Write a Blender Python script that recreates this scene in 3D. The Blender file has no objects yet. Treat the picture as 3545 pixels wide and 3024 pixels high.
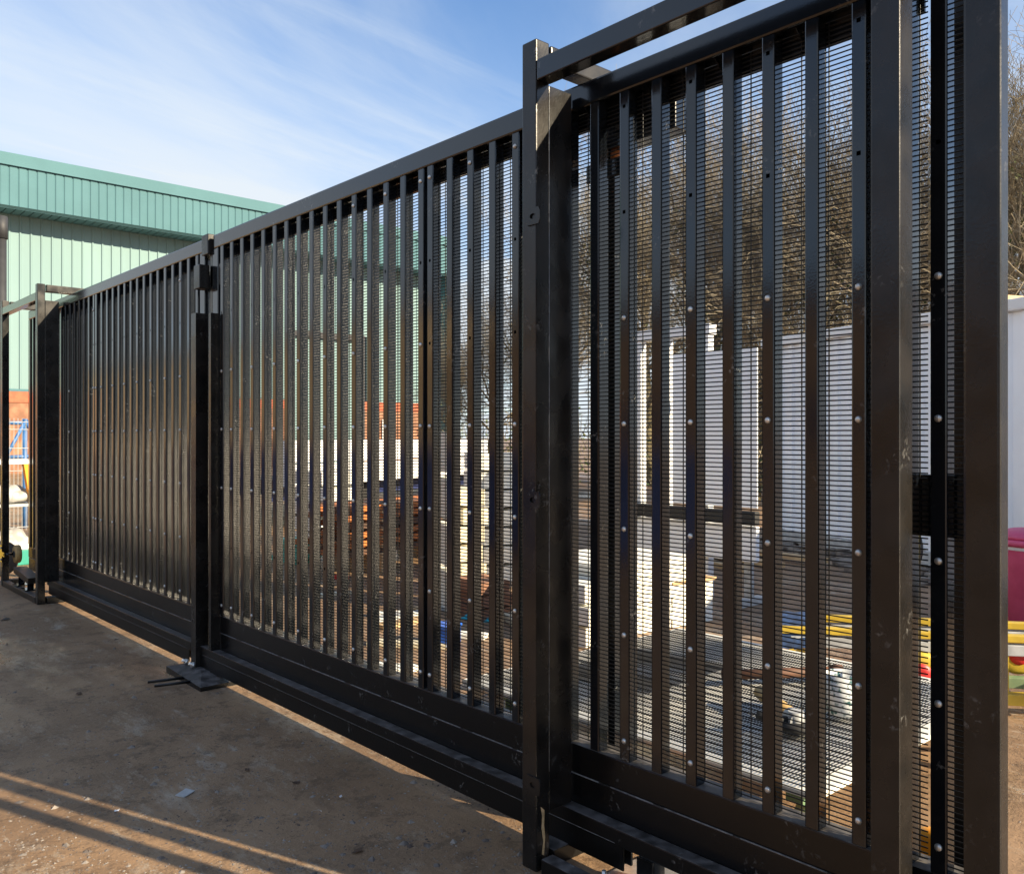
import bpy, bmesh, math, random
from mathutils import Vector, Matrix
R = math.radians
random.seed(11)
SC = bpy.context.scene
C = SC.collection

# ---------------------------------------------------------------- camera
H = 1.35
cam_d = bpy.data.cameras.new('camera'); cam = bpy.data.objects.new('camera', cam_d); C.objects.link(cam)
cam.location = (0, 0, H); cam.rotation_euler = (R(90), 0, R(-42))
cam_d.sensor_width = 36; cam_d.lens = 30.75; cam_d.clip_start = .05; cam_d.clip_end = 3000
SC.camera = cam

# ---------------------------------------------------------------- sky, sun, exposure
SUN = Vector((.343, -.939, .471)).normalized()
SC.view_settings.view_transform = 'Standard'; SC.view_settings.look = 'None'
SC.view_settings.gamma = 1; SC.view_settings.use_curve_mapping = False
SC.view_settings.exposure = 1.13
W = bpy.data.worlds.new('World'); SC.world = W; W.use_nodes = True
nt = W.node_tree; N = nt.nodes; L = nt.links; N.clear()
def wn(t, **k):
    n = N.new(t)
    for a, b in k.items(): setattr(n, a, b)
    return n
sky = wn('ShaderNodeTexSky', sky_type='NISHITA'); sky.sun_disc = False
sky.sun_elevation = math.asin(SUN.z); sky.sun_rotation = math.atan2(SUN.x, SUN.y)
sky.air_density = 1.0; sky.dust_density = .25; sky.ozone_density = 2.0
tc = wn('ShaderNodeTexCoord'); sp = wn('ShaderNodeSeparateXYZ'); L.new(tc.outputs['Generated'], sp.inputs[0])
def wm(op, a, b=None, c=None, clamp=False):
    n = wn('ShaderNodeMath', operation=op); n.use_clamp = clamp
    for i, v in enumerate((a, b, c)):
        if v is None: continue
        if isinstance(v, (int, float)): n.inputs[i].default_value = v
        else: L.new(v, n.inputs[i])
    return n.outputs[0]
zz = wm('ADD', wm('MAXIMUM', sp.outputs[2], 0.0), .12)
px_ = wm('DIVIDE', sp.outputs[0], zz); py_ = wm('DIVIDE', sp.outputs[1], zz)
cb = wn('ShaderNodeCombineXYZ'); L.new(px_, cb.inputs[0]); L.new(py_, cb.inputs[1])
def cloud(scale, rot, sx, sy, detail, lo, hi, dist=.6, off=(0, 0, 0)):
    m = wn('ShaderNodeMapping'); m.inputs['Rotation'].default_value = (0, 0, R(rot)); m.inputs['Scale'].default_value = (sx, sy, 1)
    m.inputs['Location'].default_value = off
    L.new(cb.outputs[0], m.inputs[0])
    n = wn('ShaderNodeTexNoise'); n.inputs['Scale'].default_value = scale; n.inputs['Detail'].default_value = detail
    n.inputs['Roughness'].default_value = .6; n.inputs['Distortion'].default_value = dist
    L.new(m.outputs[0], n.inputs[0])
    r = wn('ShaderNodeMapRange'); r.interpolation_type = 'SMOOTHSTEP'
    r.inputs[1].default_value = lo; r.inputs[2].default_value = hi
    L.new(n.outputs[0], r.inputs[0]); return r.outputs[0]
c1 = cloud(.5, 62, .7, 1.45, 11, .35, .67, .9)
c2 = cloud(1.5, 58, .35, 1.8, 9, .42, .74, 1.2, (3, 1, 0))
hz = wn('ShaderNodeMapRange'); hz.interpolation_type = 'SMOOTHSTEP'
hz.inputs[1].default_value = .50; hz.inputs[2].default_value = .10; L.new(sp.outputs[2], hz.inputs[0])
cl = wm('ADD', wm('MULTIPLY', c1, .72), wm('MULTIPLY', c2, .28))
cl = wm('ADD', wm('MULTIPLY', cl, wm('ADD', .75, wm('MULTIPLY', hz.outputs[0], .35))), wm('MULTIPLY', hz.outputs[0], .42), clamp=True)
# small cumulus banks low over the trees
cn = wn('ShaderNodeTexNoise'); cn.inputs['Scale'].default_value = 5; cn.inputs['Detail'].default_value = 7
mp = wn('ShaderNodeMapping'); mp.inputs['Scale'].default_value = (1, 1, 2.2); L.new(tc.outputs['Generated'], mp.inputs[0]); L.new(mp.outputs[0], cn.inputs[0])
lowm = wn('ShaderNodeMapRange'); lowm.interpolation_type = 'SMOOTHSTEP'; lowm.inputs[1].default_value = .36; lowm.inputs[2].default_value = .16
L.new(sp.outputs[2], lowm.inputs[0])
cu = wn('ShaderNodeMapRange'); cu.interpolation_type = 'SMOOTHSTEP'; cu.inputs[1].default_value = .76; cu.inputs[2].default_value = .82
L.new(wm('ADD', cn.outputs[0], wm('MULTIPLY', lowm.outputs[0], .3)), cu.inputs[0])
cl = wm('MAXIMUM', cl, wm('MULTIPLY', cu.outputs[0], .95))
mix = wn('ShaderNodeMix', data_type='RGBA'); L.new(cl, mix.inputs['Factor'])
tint = wn('ShaderNodeMix', data_type='RGBA', blend_type='MULTIPLY'); tint.inputs['Factor'].default_value = 1
L.new(sky.outputs[0], tint.inputs[6]); tint.inputs[7].default_value = (.74, .88, 1.02, 1)
L.new(tint.outputs[2], mix.inputs[6]); mix.inputs[7].default_value = (3.7, 4.05, 4.4, 1)
bg = wn('ShaderNodeBackground'); bg.inputs['Strength'].default_value = .101; L.new(mix.outputs[2], bg.inputs[0])
wo = wn('ShaderNodeOutputWorld'); L.new(bg.outputs[0], wo.inputs[0])

sd = bpy.data.lights.new('sun', 'SUN'); sd.energy = 5.0; sd.angle = R(.5); sd.color = (1, .83, .58)
so = bpy.data.objects.new('sun', sd); C.objects.link(so); so.location = (10, -20, 20)
so.rotation_euler = (-SUN).to_track_quat('-Z', 'Y').to_euler()

# ---------------------------------------------------------------- materials
def mat(name, col, rough=.5, metal=0., spec=.5, var=0., vscale=6., bump=0., bscale=60., coat=0., col2=None, lo=.4, hi=.65,
        dust=None, dusta=0., scuff=0., sheen=0, detail=5, stretch=None, rvar=0.):
    m = bpy.data.materials.new(name); m.use_nodes = True
    t = m.node_tree; n = t.nodes; l = t.links
    b = n['Principled BSDF']; b.inputs['Roughness'].default_value = rough; b.inputs['Metallic'].default_value = metal
    b.inputs['Specular IOR Level'].default_value = spec
    if coat: b.inputs['Coat Weight'].default_value = coat; b.inputs['Coat Roughness'].default_value = .07
    tc = n.new('ShaderNodeTexCoord'); co = tc.outputs['Object']
    geo = n.new('ShaderNodeNewGeometry')
    co = geo.outputs['Position']
    if stretch:
        mp = n.new('ShaderNodeMapping'); mp.inputs['Scale'].default_value = stretch; l.new(co, mp.inputs[0]); co = mp.outputs[0]
    cur = None
    def noise(s, d=detail, dis=0.):
        k = n.new('ShaderNodeTexNoise'); k.inputs['Scale'].default_value = s; k.inputs['Detail'].default_value = d
        k.inputs['Distortion'].default_value = dis; l.new(co, k.inputs[0]); return k.outputs[0]
    def rng(x, a, bb, c=0., d=1.):
        k = n.new('ShaderNodeMapRange'); k.inputs[1].default_value = a; k.inputs[2].default_value = bb
        k.inputs[3].default_value = c; k.inputs[4].default_value = d; l.new(x, k.inputs[0]); return k.outputs[0]
    def mx(f, a, bb):
        k = n.new('ShaderNodeMix'); k.data_type = 'RGBA'
        if isinstance(f, float): k.inputs['Factor'].default_value = f
        else: l.new(f, k.inputs['Factor'])
        for i, v in ((6, a), (7, bb)):
            if isinstance(v, tuple): k.inputs[i].default_value = (*v, 1)
            else: l.new(v, k.inputs[i])
        return k.outputs[2]
    cur = tuple(col)
    if var or col2:
        c2 = tuple(col2) if col2 else tuple(min(1, c*(1+var)) for c in col)
        c1 = tuple(col) if col2 else tuple(c*(1-var) for c in col)
        nz = noise(vscale); cur = mx(rng(nz, lo, hi), c1, c2)
    if dust:
        sx = n.new('ShaderNodeSeparateXYZ'); l.new(geo.outputs['Normal'], sx.inputs[0])
        up = rng(sx.outputs[2], .5, .95, 0, 1)
        dn = rng(noise(22, 6), .35, .65, .25, 1.)
        mm = n.new('ShaderNodeMath'); mm.operation = 'MULTIPLY'; l.new(up, mm.inputs[0]); l.new(dn, mm.inputs[1])
        m2 = n.new('ShaderNodeMath'); m2.operation = 'MULTIPLY'; l.new(mm.outputs[0], m2.inputs[0]); m2.inputs[1].default_value = dusta
        cur = mx(m2.outputs[0], cur, dust)
        rr = rng(m2.outputs[0], 0, 1, rough, .8); l.new(rr, b.inputs['Roughness'])
    if scuff:
        s1 = rng(noise(9, 3), .60, .70); s2 = rng(noise(70, 6, .5), .56, .66)
        mm = n.new('ShaderNodeMath'); mm.operation = 'MULTIPLY'; l.new(s1, mm.inputs[0]); l.new(s2, mm.inputs[1])
        m2 = n.new('ShaderNodeMath'); m2.operation = 'MULTIPLY'; l.new(mm.outputs[0], m2.inputs[0]); m2.inputs[1].default_value = scuff
        cur = mx(m2.outputs[0], cur, (.30, .30, .29))
    if isinstance(cur, tuple): b.inputs['Base Color'].default_value = (*cur, 1)
    else: l.new(cur, b.inputs['Base Color'])
    if rvar and not dust:
        l.new(rng(noise(vscale*.7, 5), .35, .65, max(0, rough-rvar), min(1, rough+rvar)), b.inputs['Roughness'])
    if bump:
        bp = n.new('ShaderNodeBump'); bp.inputs['Strength'].default_value = bump; bp.inputs['Distance'].default_value = .004
        l.new(noise(bscale, 3), bp.inputs['Height']); l.new(bp.outputs[0], b.inputs['Normal'])
        if coat: l.new(bp.outputs[0], b.inputs['Coat Normal'])
    return m
PAINT = mat('black_gloss_paint', (.0045, .0062, .009), .13, spec=.5, coat=.25, bump=.035, bscale=180, scuff=.35, var=.12, vscale=14)
POSTP = mat('black_post_paint', (.015, .013, .0115), .26, spec=.42, coat=.0, bump=.08, bscale=160, scuff=.3, rvar=.08, col2=(.0065, .0065, .0065), vscale=11)
BEAMP = mat('dusty_beam_paint', (.0045, .0045, .0045), .33, spec=.32, coat=.0, bump=.12, bscale=120, dust=(.17, .155, .15), dusta=.75, scuff=.5)
RAILP = mat('lower_rail_paint', (.0045, .0045, .0048), .24, spec=.38, coat=.0, bump=.06, bscale=150, dust=(.22, .2, .18), dusta=.6, scuff=.3)
MESHP = mat('black_wire_coating', (.008, .0078, .0076), .4, spec=.35)
HOLE = mat('hole_shadow_steel', (.004, .004, .004), .9, spec=.1)
ZINC = mat('zinc_plated_steel', (.62, .62, .60), .34, metal=.75, var=.15, vscale=40)
BEAD = mat('grey_weld_seal', (.16, .165, .17), .6, bump=.5, bscale=200, var=.3, vscale=60)
RUBBER = mat('dark_rubber', (.02, .02, .02), .7)
TEAL = mat('teal_cladding', (.090, .190, .218), .8, spec=.15, var=.05, vscale=.6)
MINT = mat('mint_cladding', (.215, .325, .335), .8, spec=.15, var=.05, vscale=.5, stretch=(1, 1, .25))
LAV = mat('lavender_shutter', (.50, .48, .58), .5, var=.06, vscale=.8)
NAVY = mat('navy_paint', (.02, .03, .10), .4, var=.2)
BRICK = mat('red_brown_brick', (.30, .15, .09), .85, var=.25, vscale=3)
REDB = mat('orange_red_band', (.45, .10, .04), .6, var=.15)
WHITE = mat('white_paint', (.78, .79, .80), .4, var=.04, vscale=2, spec=.4)
CABIN = mat('cabin_white_steel', (.88, .91, .95), .35, var=.05, vscale=1.2, spec=.4)
CREAM = mat('cream_board', (.66, .60, .44), .6, var=.1, vscale=3)
BOARD = mat('pale_sheet_board', (.82, .81, .74), .5, var=.06, vscale=4)
ORANGE = mat('rust_orange_steel', (.50, .16, .035), .6, col2=(.25, .085, .03), vscale=9)
RUST = mat('brown_steel', (.14, .06, .03), .7, col2=(.07, .04, .025), vscale=8)
TIMBER = mat('pale_timber', (.52, .36, .19), .7, var=.2, vscale=9, stretch=(1, 1, 5))
YEL = mat('yellow_paint', (.58, .40, .04), .42, var=.12, vscale=9, scuff=.4)
AMBER = mat('amber_plastic', (.85, .33, .01), .4, var=.08)
BLUES = mat('scaffold_blue', (.05, .15, .36), .5, var=.2)
BLUE = mat('blue_plastic', (.02, .12, .55), .4, var=.12)
BLUEF = mat('blue_cloth', (.02, .05, .13), .85, var=.5, vscale=18)
CYAN = mat('cyan_sheet', (.03, .50, .68), .5, var=.1)
GREENP = mat('green_trestle_paint', (.12, .22, .12), .5, col2=(.22, .30, .16), vscale=14)
LIME = mat('lime_plastic', (.30, .55, .06), .5)
TEALC = mat('turquoise_plastic', (.02, .50, .40), .5)
RED = mat('red_paint', (.62, .03, .03), .45, var=.1)
PINK = mat('faded_pink_plastic', (.70, .10, .22), .5, col2=(.60, .07, .17), vscale=7)
GREY = mat('galvanised_grey', (.42, .43, .43), .5, var=.15, vscale=14)
TAN = mat('tan_rubber', (.42, .27, .10), .6, var=.15, vscale=20)
POLE = mat('pole_dark_grey', (.035, .037, .042), .6, var=.2)
ENAMEL = mat('speckled_enamel', (.70, .72, .72), .35, col2=(.04, .12, .12), vscale=45, lo=.52, hi=.62)
BARK = mat('winter_bark', (.17, .145, .085), .9, spec=.1, col2=(.095, .08, .05), vscale=3)
TWIG = mat('winter_twigs', (.33, .28, .20), .85, spec=.1, col2=(.16, .14, .10), vscale=1.1)
IVY = mat('ivy_leaf', (.055, .085, .025), .6, spec=.3, col2=(.12, .14, .05), vscale=3)
LITTER = mat('litter_grit', (.26, .23, .20), .8, col2=(.07, .05, .04), vscale=7)
LEAF = mat('brown_dead_leaf', (.09, .05, .03), .7, var=.3, vscale=30)
BRK2 = mat('brown_backdrop_brick', (.34, .22, .13), .8, var=.3, vscale=1.3)  # stand-in wall behind the camera, toned for its reflection

SKIPB = mat('skip_stand_in_blue', (.05, .09, .30), .5, var=.2)  # for the skips added to tint the slat reflections
def ground_mat():
    m = bpy.data.materials.new('stained_yard_concrete'); m.use_nodes = True
    t = m.node_tree; n = t.nodes; l = t.links; b = n['Principled BSDF']
    g = n.new('ShaderNodeNewGeometry')
    def mp(s, r=0):
        k = n.new('ShaderNodeMapping'); k.inputs['Scale'].default_value = s; k.inputs['Rotation'].default_value = (0, 0, r)
        l.new(g.outputs['Position'], k.inputs[0]); return k.outputs[0]
    def nz(s, d, v, dis=0, ro=.6):
        k = n.new('ShaderNodeTexNoise'); k.inputs['Scale'].default_value = s; k.inputs['Detail'].default_value = d
        k.inputs['Distortion'].default_value = dis; k.inputs['Roughness'].default_value = ro; l.new(v, k.inputs[0]); return k.outputs[0]
    def rg(x, a, bb, c=0., d=1., sm=True):
        k = n.new('ShaderNodeMapRange'); k.interpolation_type = 'SMOOTHSTEP' if sm else 'LINEAR'
        k.inputs[1].default_value = a; k.inputs[2].default_value = bb; k.inputs[3].default_value = c; k.inputs[4].default_value = d
        l.new(x, k.inputs[0]); return k.outputs[0]
    def mx(f, a, bb):
        k = n.new('ShaderNodeMix'); k.data_type = 'RGBA'; l.new(f, k.inputs['Factor'])
        for i, v in ((6, a), (7, bb)):
            if isinstance(v, tuple): k.inputs[i].default_value = (*v, 1)
            else: l.new(v, k.inputs[i])
        return k.outputs[2]
    def ml(a, bb, op='MULTIPLY'):
        k = n.new('ShaderNodeMath'); k.operation = op
        for i, v in enumerate((a, bb)):
            if isinstance(v, (int, float)): k.inputs[i].default_value = v
            else: l.new(v, k.inputs[i])
        return k.outputs[0]
    p = mp((1, 1, 1)); ps = mp((1, .35, 1), R(-25))
    c = mx(rg(nz(1.1, 10, p, .1), .35, .65), (.205, .126, .068), (.335, .212, .118))
    c = mx(rg(nz(3.5, 12, ps, .05, .75), .50, .68, 0, .75), c, (.130, .076, .038))            # damp clay film
    pale = ml(rg(nz(1.3, 6, p, .4), .50, .62), rg(nz(9, 10, ps, .25, .78), .52, .60))
    c = mx(ml(pale, .85), c, (.44, .39, .32))                                          # scraped bare concrete
    c = mx(rg(nz(14, 8, p, .3, .75), .63, .70, 0, .55), c, (.42, .36, .28))           # flecks
    c = mx(rg(nz(32, 6, p, .2, .7), .66, .72, 0, .8), c, (.05, .033, .024))           # dark pits
    c = mx(rg(nz(70, 4, p, 0, .7), .35, .65, 0, .35), c, (.30, .19, .11))
    c = mx(rg(nz(5.5, 12, p, .1, .85), .51, .58, 0, .65), c, (.11, .068, .038))          # mottled mud
    c = mx(rg(nz(2.2, 12, ps, .1, .86), .53, .60, 0, .6), c, (.42, .34, .25))         # worn dusty patches
    c = mx(rg(nz(45, 8, p, 0, .8), .60, .68, 0, .7), c, (.06, .038, .024))             # fine pits
    c = mx(rg(nz(55, 8, mp((1, 1, 1), 1.), 0, .8), .63, .70, 0, .7), c, (.46, .38, .28))  # fine chips
    l.new(c, b.inputs['Base Color'])
    wet = ml(rg(nz(.55, 8, ps, .2), .47, .58), rg(nz(3, 8, ps, .1), .35, .55))
    l.new(rg(wet, 0, 1, .66, .24, False), b.inputs['Roughness'])
    b.inputs['Specular IOR Level'].default_value = .5
    h = ml(ml(nz(18, 10, p, .05, .75), .6), ml(nz(90, 5, p), .25), 'ADD')
    h = ml(h, ml(rg(nz(4, 10, p, .05, .75), .4, .7), .8), 'ADD')
    bp = n.new('ShaderNodeBump'); bp.inputs['Strength'].default_value = .8; bp.inputs['Distance'].default_value = .010
    l.new(h, bp.inputs['Height']); l.new(bp.outputs[0], b.inputs['Normal'])
    return m
GROUND = ground_mat()

# ---------------------------------------------------------------- mesh helpers
class MB:
    """collects shapes, then links them as one mesh"""
    def __init__(s): s.v = []; s.f = []; s.sm = []
    def poly(s, vs, fs, smooth=False):
        o = len(s.v); s.v += [tuple(p) for p in vs]
        for f in fs: s.f.append([o+i for i in f]); s.sm.append(smooth)
        return s
    def box(s, a, b, ch=0.):
        x0, y0, z0 = a; x1, y1, z1 = b
        if not ch:
            return s.poly([(x0,y0,z0),(x1,y0,z0),(x1,y1,z0),(x0,y1,z0),(x0,y0,z1),(x1,y0,z1),(x1,y1,z1),(x0,y1,z1)],
                          [(0,3,2,1),(4,5,6,7),(0,1,5,4),(1,2,6,5),(2,3,7,6),(3,0,4,7)])
        bm = bmesh.new(); bmesh.ops.create_cube(bm, size=1)
        for v in bm.verts: v.co = Vector((x0+(v.co.x+.5)*(x1-x0), y0+(v.co.y+.5)*(y1-y0), z0+(v.co.z+.5)*(z1-z0)))
        bmesh.ops.bevel(bm, geom=bm.edges[:], offset=ch, segments=2, profile=.6, affect='EDGES')
        bm.verts.index_update()
        s.poly([v.co for v in bm.verts], [[v.index for v in f.verts] for f in bm.faces]); bm.free(); return s
    def obox(s, c, ux, uy, hx, hy, z0, z1):
        """box turned in plan: centre c, unit axes ux, uy"""
        P = [(c[0]+ux[0]*a*hx+uy[0]*b*hy, c[1]+ux[1]*a*hx+uy[1]*b*hy) for a, b in ((-1,-1),(1,-1),(1,1),(-1,1))]
        return s.poly([(*p, z0) for p in P]+[(*p, z1) for p in P], [(0,3,2,1),(4,5,6,7),(0,1,5,4),(1,2,6,5),(2,3,7,6),(3,0,4,7)])
    def bar(s, a, b, w, h):
        a, b = Vector(a), Vector(b); d = (b-a).normalized()
        up = Vector((0,0,1)) if abs(d.z) < .95 else Vector((0,1,0))
        x = d.cross(up).normalized()*w/2; y = x.normalized().cross(d).normalized()*h/2
        vs = [p+i*x+j*y for p in (a, b) for i, j in ((-1,-1),(1,-1),(1,1),(-1,1))]
        return s.poly(vs, [(0,1,2,3),(7,6,5,4),(0,4,5,1),(1,5,6,2),(2,6,7,3),(3,7,4,0)])
    def tube(s, a, b, r, r2=None, n=12, cap=True, smooth=True):
        a, b = Vector(a), Vector(b); r2 = r if r2 is None else r2
        d = (b-a).normalized(); x = d.orthogonal().normalized(); y = d.cross(x)
        vs = []
        for p, q in ((a, r), (b, r2)):
            for i in range(n):
                t = 2*math.pi*i/n; vs.append(p+q*(math.cos(t)*x+math.sin(t)*y))
        o = len(s.v); s.v += [tuple(v) for v in vs]
        for i in range(n):
            j = (i+1) % n; s.f.append([o+i, o+j, o+n+j, o+n+i]); s.sm.append(smooth)
        if cap:
            s.f.append([o+i for i in reversed(range(n))]); s.sm.append(False)
            s.f.append([o+n+i for i in range(n)]); s.sm.append(False)
        return s
    def lathe(s, prof, c, ax=(0,0,1), n=20):
        """profile of (radius, along axis)"""
        ax = Vector(ax).normalized(); x = ax.orthogonal().normalized(); y = ax.cross(x); c = Vector(c); o = len(s.v)
        for r, h in prof:
            for i in range(n):
                t = 2*math.pi*i/n; s.v.append(tuple(c+ax*h+r*(math.cos(t)*x+math.sin(t)*y)))
        for k in range(len(prof)-1):
            for i in range(n):
                j = (i+1) % n; s.f.append([o+k*n+i, o+k*n+j, o+(k+1)*n+j, o+(k+1)*n+i]); s.sm.append(True)
        s.f.append([o+i for i in reversed(range(n))]); s.sm.append(False)
        s.f.append([o+(len(prof)-1)*n+i for i in range(n)]); s.sm.append(False)
        return s
    def mesh(s, name, m):
        me = bpy.data.meshes.new(name); me.from_pydata(s.v, [], s.f); me.materials.append(m)
        me.polygons.foreach_set('use_smooth', s.sm); me.update(); return me
    def build(s, name, m, parent=None, **p): return link(name, s.mesh(name, m), parent, **p)
def link(name, me, parent=None, loc=(0,0,0), rz=0, **props):
    o = bpy.data.objects.new(name, me); C.objects.link(o); o.parent = parent
    o.location = loc; o.rotation_euler = (0, 0, rz)
    for k, v in props.items(): o[k] = v
    return o
def thing(name, label, cat, group=None, loc=(0,0,0), rz=0):
    o = link(name, None, None, loc, rz); o['label'] = label; o['category'] = cat
    if group: o['group'] = group
    return o
def tag(o, label, cat, group=None):
    o['label'] = label; o['category'] = cat
    if group: o['group'] = group
    return o
FX, FY, RX, RY = math.sin(R(42)), math.cos(R(42)), math.cos(R(42)), -math.sin(R(42))
def at(px, d, z=0.):
    """plan position d metres deep at photo column px (of 2072)"""
    r = (px-1036)/1770*d
    return Vector((FX*d+RX*r, FY*d+RY*r, z))
def gd(py, z=0.): return 1770*(H-z)/(py-883.)

# ---------------------------------------------------------------- ground
def ground():
    bm = bmesh.new(); bmesh.ops.create_grid(bm, x_segments=8, y_segments=8, size=600)
    me = bpy.data.meshes.new('ground'); bm.to_mesh(me); bm.free(); me.materials.append(GROUND)
    link('ground', me, kind='structure')
ground()

# ---------------------------------------------------------------- green building
def green_building():
    Y0 = 35.0; XL, XR = -6.0, 27.6
    fz0, fz1, cz = 9.55, 11.0, 11.42
    WY = Y0+1.25
    b = thing('industrial_building', 'large mint and teal metal clad warehouse with deep overhanging eaves', 'building', None, (XL, Y0, 0))
    inv = Vector((-XL, -Y0, 0))
    def B(mb, name, m, parent=b, **k): return link(name, mb.mesh(name, m), parent, inv, **k)
    B(MB().box((XL, WY+.12, 0), (XR-.3, WY+26, 10.9)), 'wall', MINT)
    # fascia panels, each a shallow tray with a raised lip
    pw = .30
    tray = MB().poly([(0,0,0),(.035,-.03,0),(.255,-.03,0),(.285,0,0),(.30,0,0),(0,0,fz1-fz0),(.035,-.03,fz1-fz0-.03),(.255,-.03,fz1-fz0-.03),(.285,0,fz1-fz0),(.30,0,fz1-fz0)],
                     [(0,1,6,5),(1,2,7,6),(2,3,8,7),(3,4,9,8),(5,6,7,8,9)]).mesh('fascia_panel', TEAL)
    n = int((XR-XL)/pw)
    for i in range(n): link('fascia_panel', tray, b, (i*pw, .03, fz0))
    B(MB().box((XL, Y0+.031, fz0), (XR, Y0+.11, fz1)), 'fascia_backing', TEAL)
    cap = B(MB().poly([(XL,Y0-.09,fz1-.02),(XR,Y0-.09,fz1-.02),(XR,Y0-.07,cz),(XL,Y0-.07,cz),(XL,Y0+3,cz+.5),(XR,Y0+3,cz+.5),(XL,Y0+.03,fz1-.02),(XR,Y0+.03,fz1-.02)],
            [(0,1,2,3),(3,2,5,4),(6,7,1,0)]), 'eaves_capping', TEAL)
    for i in range(9):
        B(MB().box((XL+1.5+i*3.9, Y0-.097, fz1-.02), (XL+1.72+i*3.9, Y0-.092, cz-.02)), 'capping_joint', CREAM if i % 3 == 0 else TEAL, cap)
    B(MB().poly([(XL,Y0+.05,fz0-.06),(XR,Y0+.05,fz0-.06),(XR,Y0-.05,fz0+.005),(XL,Y0-.05,fz0+.005)], [(0,1,2,3)]).box((XL,Y0+.06,fz0-.07),(XR,Y0+.09,fz0-.005)), 'drip_trim', TEAL)
    sof = MB().poly([(0,.04,0),(.27,.04,0),(.30,.04,.03),(0,1.20,0),(.27,1.20,0),(.30,1.20,.03)], [(0,3,4,1),(1,4,5,2)]).mesh('soffit_panel', TEAL)
    for i in range(n): link('soffit_panel', sof, b, (i*pw, .1, fz0-.03))
    # wall sheets
    sw = .36
    sheet = MB().poly([(0,0,0),(.05,0,0),(.075,-.045,0),(.115,-.045,0),(.14,0,0),(.36,0,0),
                       (0,0,1),(.05,0,1),(.075,-.045,1),(.115,-.045,1),(.14,0,1),(.36,0,1)],
                      [(0,1,7,6),(1,2,8,7),(2,3,9,8),(3,4,10,9),(4,5,11,10)]).mesh('wall_panel', MINT)
    D0, D1 = 19.0, 23.0
    for i in range(int((XR-.3-XL)/sw)):
        x = i*sw; wx = XL+x; base = 6.2 if D0-.2 < wx < D1-.1 else 3.05
        o = link('wall_panel', sheet, b, (x, WY-Y0, base)); o.scale = (1, 1, 9.62-base)
    B(MB().box((XL, WY-.05, 2.62), (D0-.02, WY+.11, 3.04)).box((D1+.02, WY-.05, 2.62), (XR-.3, WY+.11, 3.04)), 'red_band', REDB)
    B(MB().box((XL, WY-.06, 3.03), (D0-.02, WY-.051, 3.12)), 'band_flashing', TEAL)
    B(MB().box((XL, WY-.02, 0), (D0-.02, WY+.10, 2.61)).box((D1+.02, WY-.02, 0), (XR-.3, WY+.10, 2.61)), 'brick_plinth', BRICK)
    dr = B(MB().box((D0, WY-.08, 5.95), (D1, WY+.1, 6.22)).box((D0, WY-.08, 0), (D0+.14, WY+.1, 5.95)).box((D1-.14, WY-.08, 0), (D1, WY+.1, 5.95)), 'door_frame', POLE)
    sl = MB().box((D0+.15, 0, 0), (D1-.15, .03, .10)); sl = sl.mesh('shutter_slat', LAV)
    for i in range(52): link('shutter_slat', sl, dr, inv+Vector((0, WY+.02, .03+i*.113)))
    B(MB().box((XR-.3, Y0+.15, 0), (XR-.12, WY+.2, 9.5)), 'corner_trim', TEAL)
    for i in range(5):
        w = B(MB().box((24.0+i*.6, WY-.10, 1.0), (24.45+i*.6, WY-.05, 2.2)), 'window', WHITE) if i % 2 == 0 else None
        if w: B(MB().box((24.06+i*.6, WY-.115, 1.06), (24.39+i*.6, WY-.105, 2.14)), 'pane', NAVY, w)
green_building()

tag(MB().tube((0,0,0),(0,0,3.75),.055,n=14).tube((0,0,3.75),(0,0,4.02),.068,n=14).tube((0,0,0),(0,0,.04),.14).build('metal_pole', POLE, loc=at(3, 10.6)),
    'dark round metal pole with collar at the left edge before the mint building', 'pole')

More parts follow.
